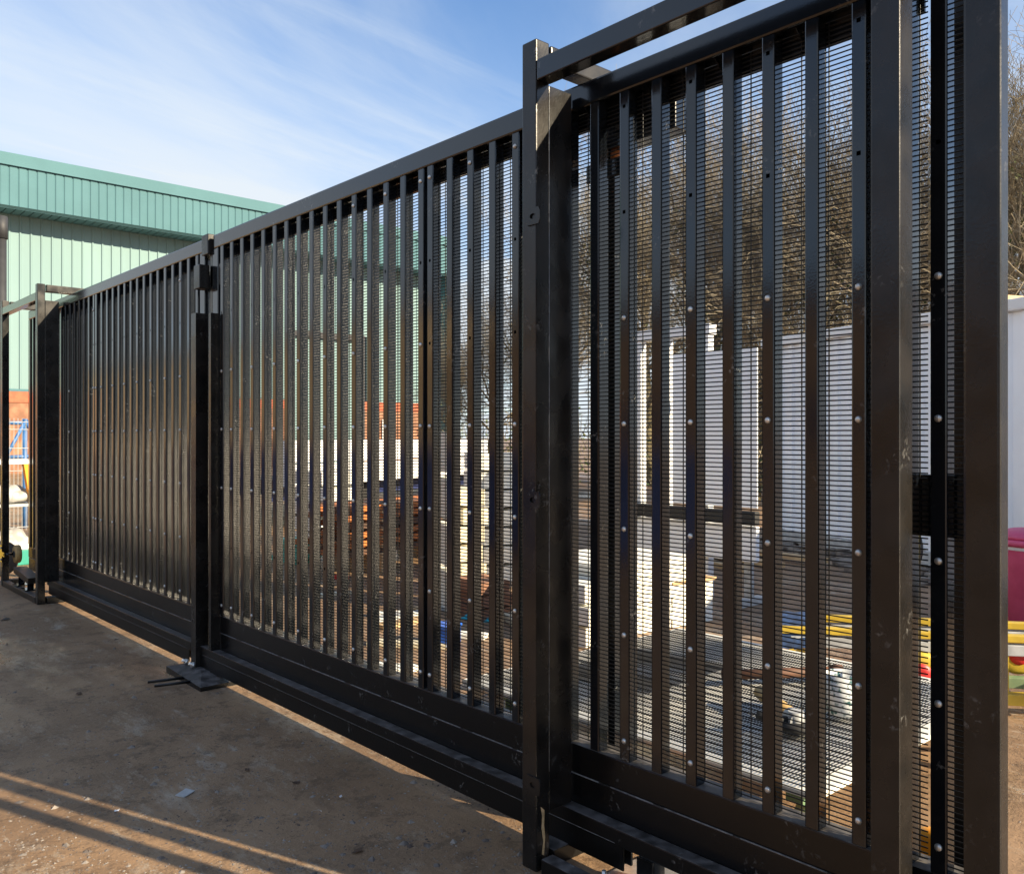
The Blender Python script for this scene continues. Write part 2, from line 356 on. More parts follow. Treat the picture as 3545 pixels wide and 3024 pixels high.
# ---------------------------------------------------------------- bare trees
def tree_meshes(seed, h, spread=1.0, ivy=False):
    rnd = random.Random(seed); tr = MB(); br = MB(); lf = MB()
    def seg(mb, a, b, r0, r1, n):
        d = (b-a); 
        if d.length < 1e-4: return
        d.normalize(); x = d.orthogonal().normalized(); y = d.cross(x); o = len(mb.v)
        for p, q in ((a, r0), (b, r1)):
            for i in range(n):
                t = 2*math.pi*i/n; mb.v.append(tuple(p+q*(math.cos(t)*x+math.sin(t)*y)))
        for i in range(n):
            j = (i+1) % n; mb.f.append([o+i, o+j, o+n+j, o+n+i]); mb.sm.append(n > 3)
    def grow(p, d, r, ln, lev):
        nseg = 4 if lev < 3 else 3
        for k in range(nseg):
            d = (d+Vector((rnd.uniform(-1,1), rnd.uniform(-1,1), rnd.uniform(-.5,.8)))*(.10+.07*lev)).normalized()
            q = p+d*ln/nseg; r1 = r*(.86 if lev < 4 else .7)
            seg(tr if lev == 0 else br, p, q, max(r, .0035), max(r1, .0035), (8, 6, 5, 3, 3, 3)[min(lev, 5)])
            if ivy and lev <= 1:
                for _ in range(60 if lev == 0 else 22):
                    c = p.lerp(q, rnd.random())+Vector((rnd.gauss(0,1), rnd.gauss(0,1), rnd.gauss(0,.6)))*(r*1.2+.16)
                    u = Vector((rnd.gauss(0,1), rnd.gauss(0,1), rnd.gauss(0,1))).normalized()*.075; v = u.orthogonal().normalized()*.06
                    lf.poly([c-u, c+v, c+u, c-v], [(0,1,2,3)])
            p, r = q, r1
            if lev < 5 and (k > 0 or lev > 0):
                nb = (2, 2, 3, 3, 2)[lev] if k < nseg-1 else (3, 3, 3, 3, 3)[lev]
                for _ in range(nb):
                    s = d.orthogonal().normalized(); s.rotate(Matrix.Rotation(rnd.uniform(0, 6.283), 3, d))
                    dd = (d*rnd.uniform(.5, 1.0)+s*rnd.uniform(.5, 1.0)*spread+Vector((0,0,.18))).normalized()
                    f = rnd.uniform(.48, .72)
                    if lev >= 2 and rnd.random() < (.35, .5, .62)[min(lev-2, 2)]: continue
                    grow(p, dd, r*(.62 if lev < 2 else .5), ln*f, lev+1)
    grow(Vector((0,0,-.1)), Vector((rnd.uniform(-.06,.06), rnd.uniform(-.06,.06), 1)).normalized(), h*.016, h*.48, 0)
    k = 10/max(v[2] for v in br.v)
    for q in (tr, br, lf): q.v = [(v[0]*k*.9, v[1]*k*.9, v[2]*k) for v in q.v]
    return tr.mesh('trunk', BARK), br.mesh('crown', TWIG), (lf.mesh('ivy', IVY) if ivy else None)
TREES = [tree_meshes(5, 10), tree_meshes(17, 10, .8, True), tree_meshes(23, 10, 1.1), tree_meshes(31, 10, .9, True)]
spots = []
rt = random.Random(4)
for i, px in enumerate((2160, 2075, 1960, 1850, 1745, 1640, 1530, 1425, 1320, 1225, 1130, 1050, 985, 925)):
    d = 17.5+max(0, (1500-px))*.034+rt.uniform(-1.2, 1.2)
    top = 110+max(0, 1500-px)*.64+max(0, 1150-px)*.8-max(0, px-1650)*.28
    h = (883-top)/1770*d+1.35
    spots.append((px, d, h))
for px in (1690,):
    d = 24+max(0, (1500-px))*.034+rt.uniform(-1, 2)
    top = 150+max(0, 1500-px)*.66+max(0, 1150-px)*.7
    spots.append((px, d, (883-top)/1770*d+1.35))
side = ['bare winter tree with twiggy crown', 'ivy clad winter tree with straight trunk', 'wide bare winter tree with forked limbs', 'narrow bare tree with ivy up its stem']
ORD = 'first second third fourth fifth sixth seventh eighth ninth tenth eleventh twelfth thirteenth fourteenth'.split()
for i, (px, d, h) in enumerate(spots):
    k = i % 4; p = at(px, d)
    lab = '%s, %s from the right' % (side[k], ORD[i]) if i < 14 else 'taller bare winter tree standing behind the others, above the white cabin roof'
    t = thing('bare_tree', lab, 'tree', 'bare winter trees in a row behind the yard', p, rt.uniform(0, 6.28))
    t.scale = (h/10*rt.uniform(.9, 1.15),)*2+(h/10,)
    tr, cr, iv = TREES[k]
    link('trunk', tr, t); link('crown', cr, t)
    if iv: link('ivy', iv, t)
# undergrowth under the trees
ub = MB(); ru = random.Random(9)
for _ in range(1500):
    px = ru.uniform(860, 2200); d = 16.5+max(0, (1500-px))*.034+ru.uniform(-1.5, 7)
    p = at(px, d, abs(ru.gauss(0, 1.5))); a = Vector((ru.gauss(0,.4), ru.gauss(0,.4), ru.uniform(.2, 1.1)))
    ub.tube(p, p+a*ru.uniform(.5, 1.5), .012, .004, 3, False)
u_ = ub.build('undergrowth', TWIG, kind='stuff'); u_['label'] = 'tangled bare brush under the trees behind the yard'
ul = MB()
for _ in range(2500):
    px = ru.uniform(860, 2200); d = 17+max(0, (1500-px))*.034+ru.uniform(0, 7)
    p = at(px, d, abs(ru.gauss(0, 1.4))); u = Vector((ru.gauss(0,1), ru.gauss(0,1), ru.gauss(0,1))).normalized()*.08; v = u.orthogonal().normalized()*.06
    ul.poly([p-u, p+v, p+u, p-v], [(0,1,2,3)])
u_ = ul.build('evergreen_scrub', IVY, kind='stuff'); u_['label'] = 'dark evergreen scrub leaves under the bare trees'

# ---------------------------------------------------------------- gate leaves
A = 2.05; PITCH = .0607*2.05; SW = .038
ZS0, ZS1 = .357, 2.410
HB = [1.716, 1.392, 1.068, .744, .418]          # bolt heights
def slat_mesh(holes, z0=ZS0, z1=ZS1, w=SW, dp=.040):
    """hollow square tube, rounded front corners, square holes cut through the front wall"""
    mb = MB(); r = .004; hw = .0055; th = .003
    prof = [(r, 0), (.0012, .0012), (0, r)]       # rounded corner at (x=0,y=0)
    left = prof; right = [(x, w-y) for x, y in reversed(prof)]
    ring = [(dp, 0)]+left; ring2 = right+[(dp, w)]
    def strip(pts):
        n = len(pts)
        mb.poly([(x, y, z) for z in (z0, z1) for x, y in pts], [(i+1, i, n+i, n+i+1) for i in range(n-1)])
    strip(ring); strip(ring2)
    mb.poly([(dp,0,z0),(dp,w,z0),(dp,w,z1),(dp,0,z1)], [(0,1,2,3)])
    cy = w/2; zs = [z0]
    for h in sorted(holes): zs += [h-hw, h+hw]
    zs.append(z1)
    for a, b, hole in zip(zs, zs[1:], [i % 2 == 1 for i in range(len(zs)-1)]):
        if not hole: mb.poly([(0,r,a),(0,r,b),(0,w-r,b),(0,w-r,a)], [(0,1,2,3)])
        else:
            for y0, y1 in ((r, cy-hw), (cy+hw, w-r)): mb.poly([(0,y0,a),(0,y0,b),(0,y1,b),(0,y1,a)], [(0,1,2,3)])
            y0, y1 = cy-hw, cy+hw
            mb.poly([(0,y0,a),(0,y0,b),(0,y1,b),(0,y1,a),(th,y0,a),(th,y0,b),(th,y1,b),(th,y1,a)], [(0,4,5,1),(1,5,6,2),(2,6,7,3),(3,7,4,0)])
            mb.poly([(th+.012,y0-.004,a-.004),(th+.012,y0-.004,b+.004),(th+.012,y1+.004,b+.004),(th+.012,y1+.004,a-.004)], [(0,1,2,3)])
    return mb.mesh('slat', PAINT)
KIND = {'plain': ((), ()),
        'near': ((2.04, 2.364), tuple(HB)),
        'mid': ((2.04, 1.716), (2.364, 1.392, 1.068, .744, .418)),
        'far': ((2.04, .744), (1.716, 1.392, 1.068, .418)),
        'pair': ((2.04,), (2.364, 1.716, 1.392, 1.068, .418)),
        'left': ((2.04,), (1.716, 1.392, 1.068, .744, .418)),
        'lefttop': ((2.04,), (2.30, 1.716, 1.392, 1.068, .744, .418))}
SLATS = {k: slat_mesh(v[0]) for k, v in KIND.items()}
bolt_me = MB().lathe([(.0088, 0), (.0088, .0012), (.0078, .0038), (.0055, .0058), (.002, .0068)], (0,0,0), (-1,0,0), 14).mesh('bolt', ZINC)
rs = random.Random(2)
def panel(root, ylo, kinds):
    """sixteen slats, their bolts, and the welded wire behind them; ylo = lower edge of the first slat"""
    for i, k in enumerate(kinds):
        y = ylo+i*PITCH-SW
        s = link('slat', SLATS[k], root, (A+.001+rs.uniform(-.0006, .0006), y+(.016 if i == 0 and ylo < 1 else 0), 0))
        for z in KIND[k][1]:
            link('bolt', bolt_me, s, (0, SW/2, z+rs.uniform(-.002, .002)))
    y0, y1 = ylo-SW-.004, ylo+15*PITCH+.004
    mb = MB(); x = A+.0435; zt = ZS1-.003
    k = 0; z = ZS0+.006
    while z < zt:
        mb.tube((x, y0, z), (x, y1, z), .0019, n=6, cap=False); z += .0127
    y = y0+.02
    while y < y1:
        mb.tube((x+.004, y, ZS0+.002), (x+.004, y, zt), .0019, n=6, cap=False); y += .0762
    w = mb.build('wire_mesh', MESHP, root); w['kind'] = 'stuff'
    # hem angle that clamps the mesh under the top rail, with small tabs
    MB().box((A+.050, y0+.01, ZS1-.058), (A+.056, y1-.01, ZS1-.001)).build('mesh_frame', PAINT, root)
    for i in range(0, 16, 2):
        yy = ylo+i*PITCH+.03
        MB().poly([(A+.012,yy,ZS1-.001),(A+.046,yy,ZS1-.001),(A+.046,yy,ZS1-.028),(A+.012,yy+.003,ZS1-.001),(A+.046,yy+.003,ZS1-.001),(A+.046,yy+.003,ZS1-.028)],
                  [(0,1,2),(3,5,4),(0,3,4,1),(1,4,5,2),(2,5,3,0)]).build('tab', PAINT, root)
def rails(root, ya, yb, cover_a, cover_b, beam_a, beam_b):
    MB().box((A, ya, 2.411), (A+.08, yb, 2.488), .007).build('top_rail', PAINT, root)
    MB().box((A, ya, .262), (A+.08, yb, .356), .005).build('bottom_rail', RAILP, root)
    MB().box((A+.002, ya+.004, .150), (A+.08, yb-.004, .259), .004).build('lower_rail', RAILP, root)
    sm = MB(); y = ya+.15; r = random.Random(int(ya*10))
    while y < yb-.1:
        ln = r.uniform(.16, .3); sm.tube((A+.0012, y, .2605), (A+.0012, min(y+ln, yb-.05), .2605), .0021, n=6); y += ln+r.uniform(.02, .08)
    o = sm.build('weld_seam', BEAD, root); 
    MB().box((2.0, beam_a, .118), (A+.001, beam_b, .168), .004).build('guide_beam', BEAMP, root)
    MB().box((2.003, cover_a, .048), (2.009, cover_b, .1185)).box((A-.01, cover_a, .052), (A-.002, cover_b, .117)).build('beam_cover', BEAMP, root)
    sm = MB(); y = cover_a+.03
    while y < cover_b-.05:
        ln = r.uniform(.25, .8); e = min(y+ln, cover_b-.03)
        sm.tube((2.0018, y, .1235), (2.0018, e, .1235), .0022, n=6); y = e+r.uniform(.003, .012)
    sm.build('cover_seam', BEAD, root)

# right leaf: Y .72 .. 4.81
gr = thing('sliding_gate_leaf', 'long right leaf of black slatted sliding gate passing through the near portal', 'gate')
Yn = 1.3554*A
alt = lambda k: [k if (15-i) % 2 == 0 else 'plain' for i in range(16)]
kp1 = ['plain']*16                      # index 15 = far slat (photo left)
for k in (0, 2, 4): kp1[15-k] = 'mid'
for k in (6, 8, 10, 12, 14, 15): kp1[15-k] = 'near'
panel(gr, Yn-15*PITCH, kp1)
kp2 = ['plain']*16
for i in range(0, 16, 2): kp2[i] = 'pair' if i < 5 else 'far'
kp2[15] = 'far'
panel(gr, 1.3847*A, kp2)
yb_ = .4138*A                            # third panel: one slat in view
s = link('slat', slat_mesh((2.02,)), gr, (A+.001, yb_-SW, 0))
for z in HB[:]: link('bolt', bolt_me, s, (0, SW/2, z))
mb = MB(); z = ZS0+.006
while z < ZS1-.003: mb.tube((A+.0435, .735, z), (A+.0435, yb_+.004, z), .0019, n=6, cap=False); z += .0127
o = mb.build('wire_mesh', MESHP, gr); o['kind'] = 'stuff'
MB().box((A, .715, ZS0), (A+.06, .748, ZS1), .004).build('end_stile', PAINT, gr)
MB().box((A, 4.735, ZS0), (A+.06, 4.805, ZS1), .004).build('end_stile', PAINT, gr)
MB().box((A+.05, .73, 1.117), (A+.062, .945, 1.262), .002).build('lock_plate', PAINT, gr)
MB().tube((A+.075, .84, ZS0), (A+.075, .84, 2.40), .006, n=8).build('lock_rod', GREY, gr)
rails(gr, .715, 4.80, 1.727, 4.87, .80, 4.90)
# left leaf: Y 4.93 .. 8.84
gl = thing('sliding_gate_leaf', 'far left leaf of black slatted sliding gate ending inside the distant portal', 'gate')
kl = ['plain']*16
for i in range(0, 16, 2): kl[i] = 'left'
kl[2] = 'lefttop'; kl[15] = 'left'
panel(gl, 2.465*A, kl)
kl = ['plain']*16
for i in (0, 5, 11): kl[i] = 'left'
kl[0] = 'lefttop'
panel(gl, 3.402*A, kl)
MB().box((A, 4.915, ZS0), (A+.06, 4.985, ZS1), .004).build('end_stile', PAINT, gl)
MB().box((A, 8.78, ZS0), (A+.06, 8.84, ZS1), .004).build('end_stile', PAINT, gl)
rails(gl, 4.915, 8.84, 5.03, 7.98, 4.99, 8.02)
# tail section, inner liner strip behind the near mesh
# ---------------------------------------------------------------- centre catch
ct = thing('gate_catch', 'black centre catch post with brackets where the two gate leaves meet', 'gate catch', None, (1.99, 4.86, 0))
def Bc(mb, n_, m=POSTP, p=ct): return link(n_, mb.mesh(n_, m), p, (-1.99, -4.86, 0))
Bc(MB().box((1.975, 4.858, .03), (1.981, 4.925, 2.05)).box((1.981, 4.858, .03), (2.046, 4.864, 2.05)), 'angle_guard')
Bc(MB().box((1.995, 4.700, .17), (2.001, 4.728, 2.035)).box((2.001, 4.700, .17), (2.046, 4.706, 2.035)), 'angle_guard')
Bc(MB().box((2.055, 4.815, .02), (2.10, 4.85, 2.40), .003), 'centre_post')
Bc(MB().box((1.99, 4.845, 2.19), (2.049, 4.925, 2.325), .004), 'upper_bracket')
Bc(MB().box((2.055, 4.70, 2.20), (2.12, 4.843, 2.318), .004), 'striker_box')
Bc(MB().box((2.03, 4.825, 2.385), (2.135, 4.912, 2.50), .004), 'rail_cap')
Bc(MB().poly([(1.875,4.55,.0),(1.885,5.06,.0),(2.25,4.55,.0),(2.25,5.06,.0),(1.875,4.55,.022),(1.885,5.06,.036),(2.25,4.55,.022),(2.25,5.06,.036),(1.96,4.74,.050),(1.96,4.95,.054),(2.2,4.74,.05),(2.2,4.95,.054)],
             [(4,6,10,8),(4,8,9,5),(6,7,11,10),(5,9,11,7),(8,10,11,9),(0,4,5,1),(0,2,6,4),(2,3,7,6),(1,5,7,3),(0,1,3,2)]), 'base_plate', BEAMP)
for y in (4.70, 4.80): Bc(MB().tube((1.71, y+.06, .018), (1.885, y, .022), .008, n=8), 'anchor_rod', BEAMP)
for y in (4.86, 4.96):
    k = Bc(MB().lathe([(.016,0),(.016,.012),(.009,.012),(.009,.03)], (1.965, y, .066), (-.7, 0, .4), 6), 'bolt', ZINC)

# ---------------------------------------------------------------- portal frames
def portal(label, yn, yf, xp=1.87, boxtop=2.50):
    """front posts, bar and headers; yn/yf = -Y faces of near and far front post"""
    t = thing('gate_portal', label, 'portal frame', None, (xp, yn, 0))
    def P(mb, n_, m=POSTP, par=t): return link(n_, mb.mesh(n_, m), par, (-xp, -yn, 0))
    for y in (yn, yf):
        P(MB().box((xp, y, .0), (xp+(.066 if y < 1 else .057), y+.064, 2.586), .004), 'front_post')
        P(MB().box((xp+.0665, y+.001, 2.525), (2.36, y+.063, 2.583), .005), 'header')
        P(MB().box((2.28, y, .055), (2.345, y+.064, 2.525), .004), 'back_post')
        P(MB().box((xp+.0665, y-.01, .0), (2.40, y+.075, .052), .004), 'foot_beam', BEAMP)
    P(MB().box((xp+.001, yn+.066, 2.455), (xp+.056, yf-.002, 2.520), .004), 'top_bar', PAINT)
    P(MB().box((xp, yn+.082, .002), (xp+.05, yf-.022, .05), .003), 'ground_beam', BEAMP)
    return t, P
p1, P1 = portal('near black portal frame straddling the right gate leaf', .8368, 1.965)
# wide side channel on the far pair
P1(MB().box((1.9275, 1.967, .175), (2.030, 2.005, 2.455), .003), 'side_box')
P1(MB().tube((1.9272, 1.9655, .3), (1.9272, 1.9655, 2.43), .0016, n=6), 'weld_seam', BEAD)
P1(MB().box((1.958, .885, .175), (2.03, .925, 2.455), .003), 'side_box')  # unseen box added behind the near post to block a lit stripe
P1(MB().box((2.19, 1.975, .1), (2.215, 2.02, 2.33)).box((2.245, 1.972, .1), (2.27, 2.02, 2.33)), 'back_guide', PAINT)
P1(MB().box((2.17, 1.66, 2.30), (2.25, 2.02, 2.45), .003), 'upper_guide_housing', PAINT)
P1(MB().box((2.155, 1.86, 2.20), (2.165, 2.02, 2.26), .002), 'guide_tab', PAINT)
for y in (1.75, 1.93):
    P1(MB().tube((2.20, y, 2.27), (2.20, y, 2.30), .016, n=12).tube((2.20, y, 2.255), (2.20, y, 2.27), .009, n=6), 'guide_bolt', ORANGE)
def lug(P, x, y, z, w=.05):
    lb = MB()
    # plate with an oval hole: ring of quads between a rectangle and an ellipse
    n = 16; hy, hz, ry, rz_ = w/2, .026, .013, .0085
    out, inn = [], []
    for i in range(n):
        t = 2*math.pi*i/n; c_, s_ = math.cos(t), math.sin(t); k = min(hy/max(abs(c_),1e-6), hz/max(abs(s_),1e-6))
        out.append((y+c_*k, z+s_*k)); inn.append((y+c_*ry, z+s_*rz_))
    vs = [(x-.006, a, b) for a, b in out]+[(x-.006, a, b) for a, b in inn]+[(x-.001, a, b) for a, b in out]+[(x-.001, a, b) for a, b in inn]
    fs = []
    for i in range(n):
        j = (i+1) % n
        fs += [(i, n+i, n+j, j), (2*n+i, 2*n+j, 3*n+j, 3*n+i), (i, j, 2*n+j, 2*n+i), (n+i, 3*n+i, 3*n+j, n+j)]
    lb.poly(vs, fs); P(lb, 'fixing_lug', POSTP)
P1(MB().poly([(1.888,1.9638,.20),(1.894,1.9635,.17),(1.892,1.9638,.13),(1.899,1.9635,.09),(1.893,1.9638,.05),(1.903,1.9635,.045),(1.908,1.9638,.10),(1.903,1.9635,.14),(1.905,1.9638,.185)],
   [tuple(range(9))]), 'peeled_patch', TIMBER)
for z in (2.035, 1.155, .27): lug(P1, 1.87, 1.975, z, .064)
p2, P2 = portal('distant black portal frame at the far left end of the gate', 7.78, 8.98)
P2(MB().box((1.9275, 7.782, .175), (2.030, 7.825, 2.455), .003), 'side_box')
# guide wheel of the far portal
ax = P2(MB().box((1.862, 8.96, .22), (1.869, 9.05, .37)).tube((1.86, 8.88, .295), (1.94, 8.88, .295), .012, n=8).bar((1.866, 8.98, .295), (1.866, 8.86, .295), .012, .04), 'wheel_bracket', PAINT)
wh = P2(MB().lathe([(.035,-.024),(.075,-.024),(.082,-.016),(.082,.016),(.075,.024),(.035,.024)], (1.965, 8.86, .295), (1,0,0), 24), 'guide_wheel', TAN)
link('hub', MB().lathe([(.03,-.03),(.034,.03)], (1.965, 8.86, .295), (1,0,0), 16).mesh('hub', RUBBER), wh)
P2(MB().poly([(1.9,8.2,.16),(2.0,8.2,.16),(2.0,8.7,.2),(1.9,8.7,.2),(1.9,8.2,.11),(2.0,8.2,.11),(2.0,8.7,.15),(1.9,8.7,.15)],
             [(0,1,2,3),(7,6,5,4),(0,4,5,1),(1,5,6,2),(2,6,7,3),(3,7,4,0)]), 'catch_tray', BEAMP)
for y in (8.25, 8.55):
    P2(MB().bar((1.93, y, .055), (1.96, y+.12, .13), .05, .03).box((1.88, y-.05, .053), (2.02, y+.1, .063)), 'tray_foot', PAINT)
for z in (.24, .345): link('bolt', MB().lathe([(.010,0),(.010,.006),(.004,.007)], (0,0,0), (-1,0,0), 6).mesh('bolt', ZINC), ax, (1.862, 8.985, z)); link('bolt', bolt_me, ax, (1.862, 9.03, z))
# roller carriage under the beam by the near portal
rc = thing('roller_carriage', 'black roller carriage bolted down beneath the near gate beam', 'roller carriage', None, (2.05, 1.6, 0))
def Rc(mb, n_, m, p=rc): return link(n_, mb.mesh(n_, m), p, (-2.05, -1.6, 0))
Rc(MB().box((1.93, 1.28, .002), (2.20, 1.80, .014), .002), 'base_plate', ZINC)
for y in (1.40, 1.66):
    w = Rc(MB().lathe([(.02,-.018),(.038,-.018),(.038,.018),(.02,.018)], (2.05, y, .075), (1,0,0), 20), 'roller', RUBBER)
    for x in (2.022, 2.073): Rc(MB().box((x, y-.03, .0145), (x+.006, y+.03, .1)), 'fork_plate', BEAMP)
for x in (1.955, 2.17):
    for y in (1.31, 1.53, 1.76):
        Rc(MB().tube((x, y, .014), (x, y, .055), .007, n=8).lathe([(.013,0),(.013,.011)], (x, y, .022), (0,0,1), 6), 'bolt', ZINC)
# end guard post, stands free at the near end
gp = thing('guard_post', 'tall black square guard post with rubbed edges at the right side', 'post', None, (1.828, .6232, 0))
link('post', MB().box((0, 0, .012), (.046, .069, 3.0), .006).mesh('post', POSTP), gp)
link('base_plate', MB().box((-.05, -.05, 0), (.10, .12, .0115), .002).mesh('base_plate', BEAMP), gp)

# ---------------------------------------------------------------- work table with mesh panels behind the gate
tz = .28
tb = thing('work_table', 'low white topped work table on green trestles behind the near gate mesh', 'table', None, (3.2, 2.15, 0))
def Tb(mb, n_, m, p=tb): return link(n_, mb.mesh(n_, m), p, (-3.2, -2.15, 0))
Tb(MB().box((2.42, 1.33, tz-.018), (3.98, 3.02, tz), .002), 'table_top', BOARD)
for y in (1.45, 2.9):
    g_ = MB()
    g_.bar((2.5, y, tz-.05), (3.9, y, tz-.05), .06, .06)
    for x in (2.6, 3.8):
        g_.bar((x, y, tz-.08), (x-.1, y-.12, .0), .04, .04).bar((x, y, tz-.08), (x+.1, y+.12, .0), .04, .04)
    Tb(g_, 'trestle', GREENP)
for j, (dx, dy, ang, z) in enumerate(((0, 0, 0, tz+.016), (-.1, .38, .03, tz+.024))):
    mb = MB(); hx, hy = ((.72, .80), (.34, .26))[j]
    y = -hy
    while y < hy: mb.tube((-hx, y, 0), (hx, y, 0), .0016, n=5, cap=False); y += .0127
    x = -hx
    while x < hx: mb.tube((x, -hy, .0038), (x, hy, .0038), .0019, n=5, cap=False); x += .0762
    o = mb.build('wire_mesh_panel', MESHP, loc=(3.17+dx, 2.17+dy, z), rz=ang)
    tag(o, ('large black wire mesh panel lying directly on the white table', 'smaller black wire mesh panel laid askew on the large one')[j], 'mesh panel')
# things on the table
p = at(1705, 3.30, 0); cup = thing('enamel_cup', 'white speckled tin mug standing on the meshed table', 'mug', None, (p.x, p.y, tz+.03))
link('body', MB().lathe([(.055,0),(.062,.005),(.066,.15),(.060,.15),(.056,.012)], (0,0,0), n=20).mesh('body', ENAMEL), cup)
link('handle', MB().tube((.064,0,.12),(.10,0,.10),.007,n=8).tube((.10,0,.10),(.10,0,.05),.007,n=8).tube((.10,0,.05),(.063,0,.03),.007,n=8).mesh('handle', ENAMEL), cup)
p = at(1600, 3.18, 0); gd_ = thing('angle_grinder', 'tan handled angle grinder lying on the meshed table', 'grinder', None, (p.x, p.y, tz+.055), .9)
link('body', MB().tube((0,0,0),(.24,.03,.02),.032,.026,n=14).mesh('body', TAN), gd_)
link('head', MB().tube((-.07,0,0),(0,0,0),.03,.034,n=14).tube((-.05,0,-.03),(-.05,0,.035),.028,n=14).mesh('head', GREY), gd_)
link('guard', MB().lathe([(.062,-.03),(.066,-.028),(.066,-.005),(.02,0)], (-.05,0,0), n=22).mesh('guard', RUBBER), gd_)
link('side_handle', MB().tube((-.04,.03,0),(-.05,.14,.02),.014,.016,n=10).mesh('side_handle', RUBBER), gd_)
p = at(1480, 3.75, 0)
tag(MB().tube((0,0,0),(.36,-.26,0),.022,n=12).tube((.36,-.26,0),(.40,-.29,0),.030,n=12).tube((-.03,.02,0),(0,0,0),.028,n=12).build('steel_pipe', RUST, loc=(p.x, p.y, tz+.052)),
    'short rusty pipe offcut resting across the table mesh', 'pipe')

# ---------------------------------------------------------------- white site cabin
u = Vector((.355, .935, 0)); nrm = Vector((.935, -.355, 0))
c0 = Vector((9.54, 5.13, 0)); t0, t1 = -7.2, 1.15
cb_ = thing('site_cabin', 'long white ribbed steel site cabin under the bare trees', 'cabin', None, c0+u*((t0+t1)/2))
ang = math.atan2(u.y, u.x)
Lc = t1-t0
cb_.rotation_euler = (0, 0, ang)
# local x along the wall, local -y ... wall face looks to +y side (towards the yard)
link('wall', MB().box((-Lc/2, -2.4, .15), (Lc/2, -.05, 2.55)).mesh('wall', CABIN), cb_)
rib = MB().poly([(0,0,0),(.02,.03,0),(.09,.03,0),(.11,0,0),(.20,0,0),(0,0,2.28),(.02,.03,2.28),(.09,.03,2.28),(.11,0,2.28),(.20,0,2.28)],
                [(0,5,6,1),(1,6,7,2),(2,7,8,3),(3,8,9,4)]).mesh('ribbed_panel', CABIN)
for i in range(int(Lc/.2)): link('ribbed_panel', rib, cb_, (-Lc/2+i*.2, -.045, .2))
link('roof_trim', MB().box((-Lc/2-.03, -2.45, 2.49), (Lc/2+.03, .03, 2.60), .015).mesh('roof_trim', WHITE), cb_)
link('base_skid', MB().box((-Lc/2, -.12, .06), (Lc/2, .02, .19)).box((-Lc/2, -2.4, .06), (Lc/2, -2.28, .19)).mesh('base_skid', GREY), cb_)
link('rail', MB().tube((-2.2,.06,1.0),(-.6,.06,1.95),.012,n=6).mesh('rail', GREY), cb_)
for i, (a, b, hh) in enumerate(((-1.2, -.2, .12), (.5, 1.1, .10))):
    q = c0+u*((t0+t1)/2)+u*(a+1.0)+nrm*.5
    o = MB().box((a-b, -.25, 0), (0, .25, hh), .01).build('roof_board', (BOARD, TIMBER)[i], loc=(q.x, q.y, 2.605), rz=ang)
    tag(o, ('pale plank bundle lying on the white cabin roof', 'short timber offcut lying on the white cabin roof')[i], 'board')
# rubbish line along its foot
rb = MB(); rr_ = random.Random(6)
for _ in range(420):
    q = c0+u*rr_.uniform(-3.6, 3.0)-nrm*abs(rr_.gauss(0, .35)); s_ = rr_.uniform(.015, .07)
    a = rr_.uniform(0, 3.14); rb.obox((q.x, q.y), (math.cos(a), math.sin(a)), (-math.sin(a), math.cos(a)), s_*rr_.uniform(.6, 3), s_, 0, s_*rr_.uniform(.3, 1.3))
o = rb.build('rubble', LITTER, kind='stuff'); o['label'] = 'rubble and offcuts swept along the cabin foot'

# white screen panel with a black rail in front of the cabin
tr_ = thing('screen_panel', 'white upright screen panel with black side rail and open white frame', 'screen', None, (6.0, 4.4, 0))
def Tr(mb, n_, m, p=tr_): return link(n_, mb.mesh(n_, m), p, (-6.0, -4.4, 0))
Tr(MB().box((6.0, 3.80, .79), (6.014, 4.62, 2.05), .003), 'body_panel', CABIN)
Tr(MB().box((5.97, 3.80, .655), (6.04, 5.15, .765), .01), 'side_rail', RUBBER)
Tr(MB().box((6.02, 3.82, .36), (6.07, 5.1, .645), .01), 'lower_panel', CABIN)
for y in (4.30, 4.72, 5.02): Tr(MB().box((6.062, y, .01), (6.14, y+.10, 2.20), .006), 'frame_post', WHITE)
Tr(MB().box((6.05, 4.28, 2.202), (6.15, 5.14, 2.29), .006), 'frame_beam', WHITE)
Tr(MB().bar((6.1, 4.38, 2.12), (6.1, 4.65, 1.6), .05, .06), 'frame_brace', WHITE)
for y in (3.9, 4.9): Tr(MB().box((5.8, y, .0), (6.4, y+.08, .06), .006).box((6.08, y+.01, .06), (6.13, y+.07, .4)), 'foot', GREY)

# red rack, blue gas bottle, lime tub, planks
p = at(1290, 8.6); rk = thing('storage_rack', 'red steel rack beside the blue gas bottle', 'rack', None, (p.x, p.y, 0), .5)
for x in (-.28, .28): link('upright', MB().box((x-.035, -.04, 0), (x+.035, .04, .58)).mesh('upright', RED), rk)
link('top_rail', MB().box((-.315, -.041, .58), (.315, .041, .66)).mesh('top_rail', RED), rk)
link('foot', MB().box((-.35, -.2, 0), (.35, .2, .05)).mesh('foot', RED), rk)
p = at(1304, 8.1); gb = thing('gas_bottle', 'blue gas bottle with white collar in front of the red rack', 'gas bottle', None, (p.x, p.y, 0))
link('body', MB().lathe([(.10,0),(.11,.02),(.11,.38),(.10,.43)], (0,0,0)).mesh('body', BLUE), gb)
link('neck', MB().lathe([(.10,.43),(.075,.50),(.03,.53)], (0,0,0)).mesh('neck', WHITE), gb)
link('valve', MB().lathe([(.05,.53),(.06,.55),(.06,.68),(.04,.70)], (0,0,0)).mesh('valve', RUBBER), gb)
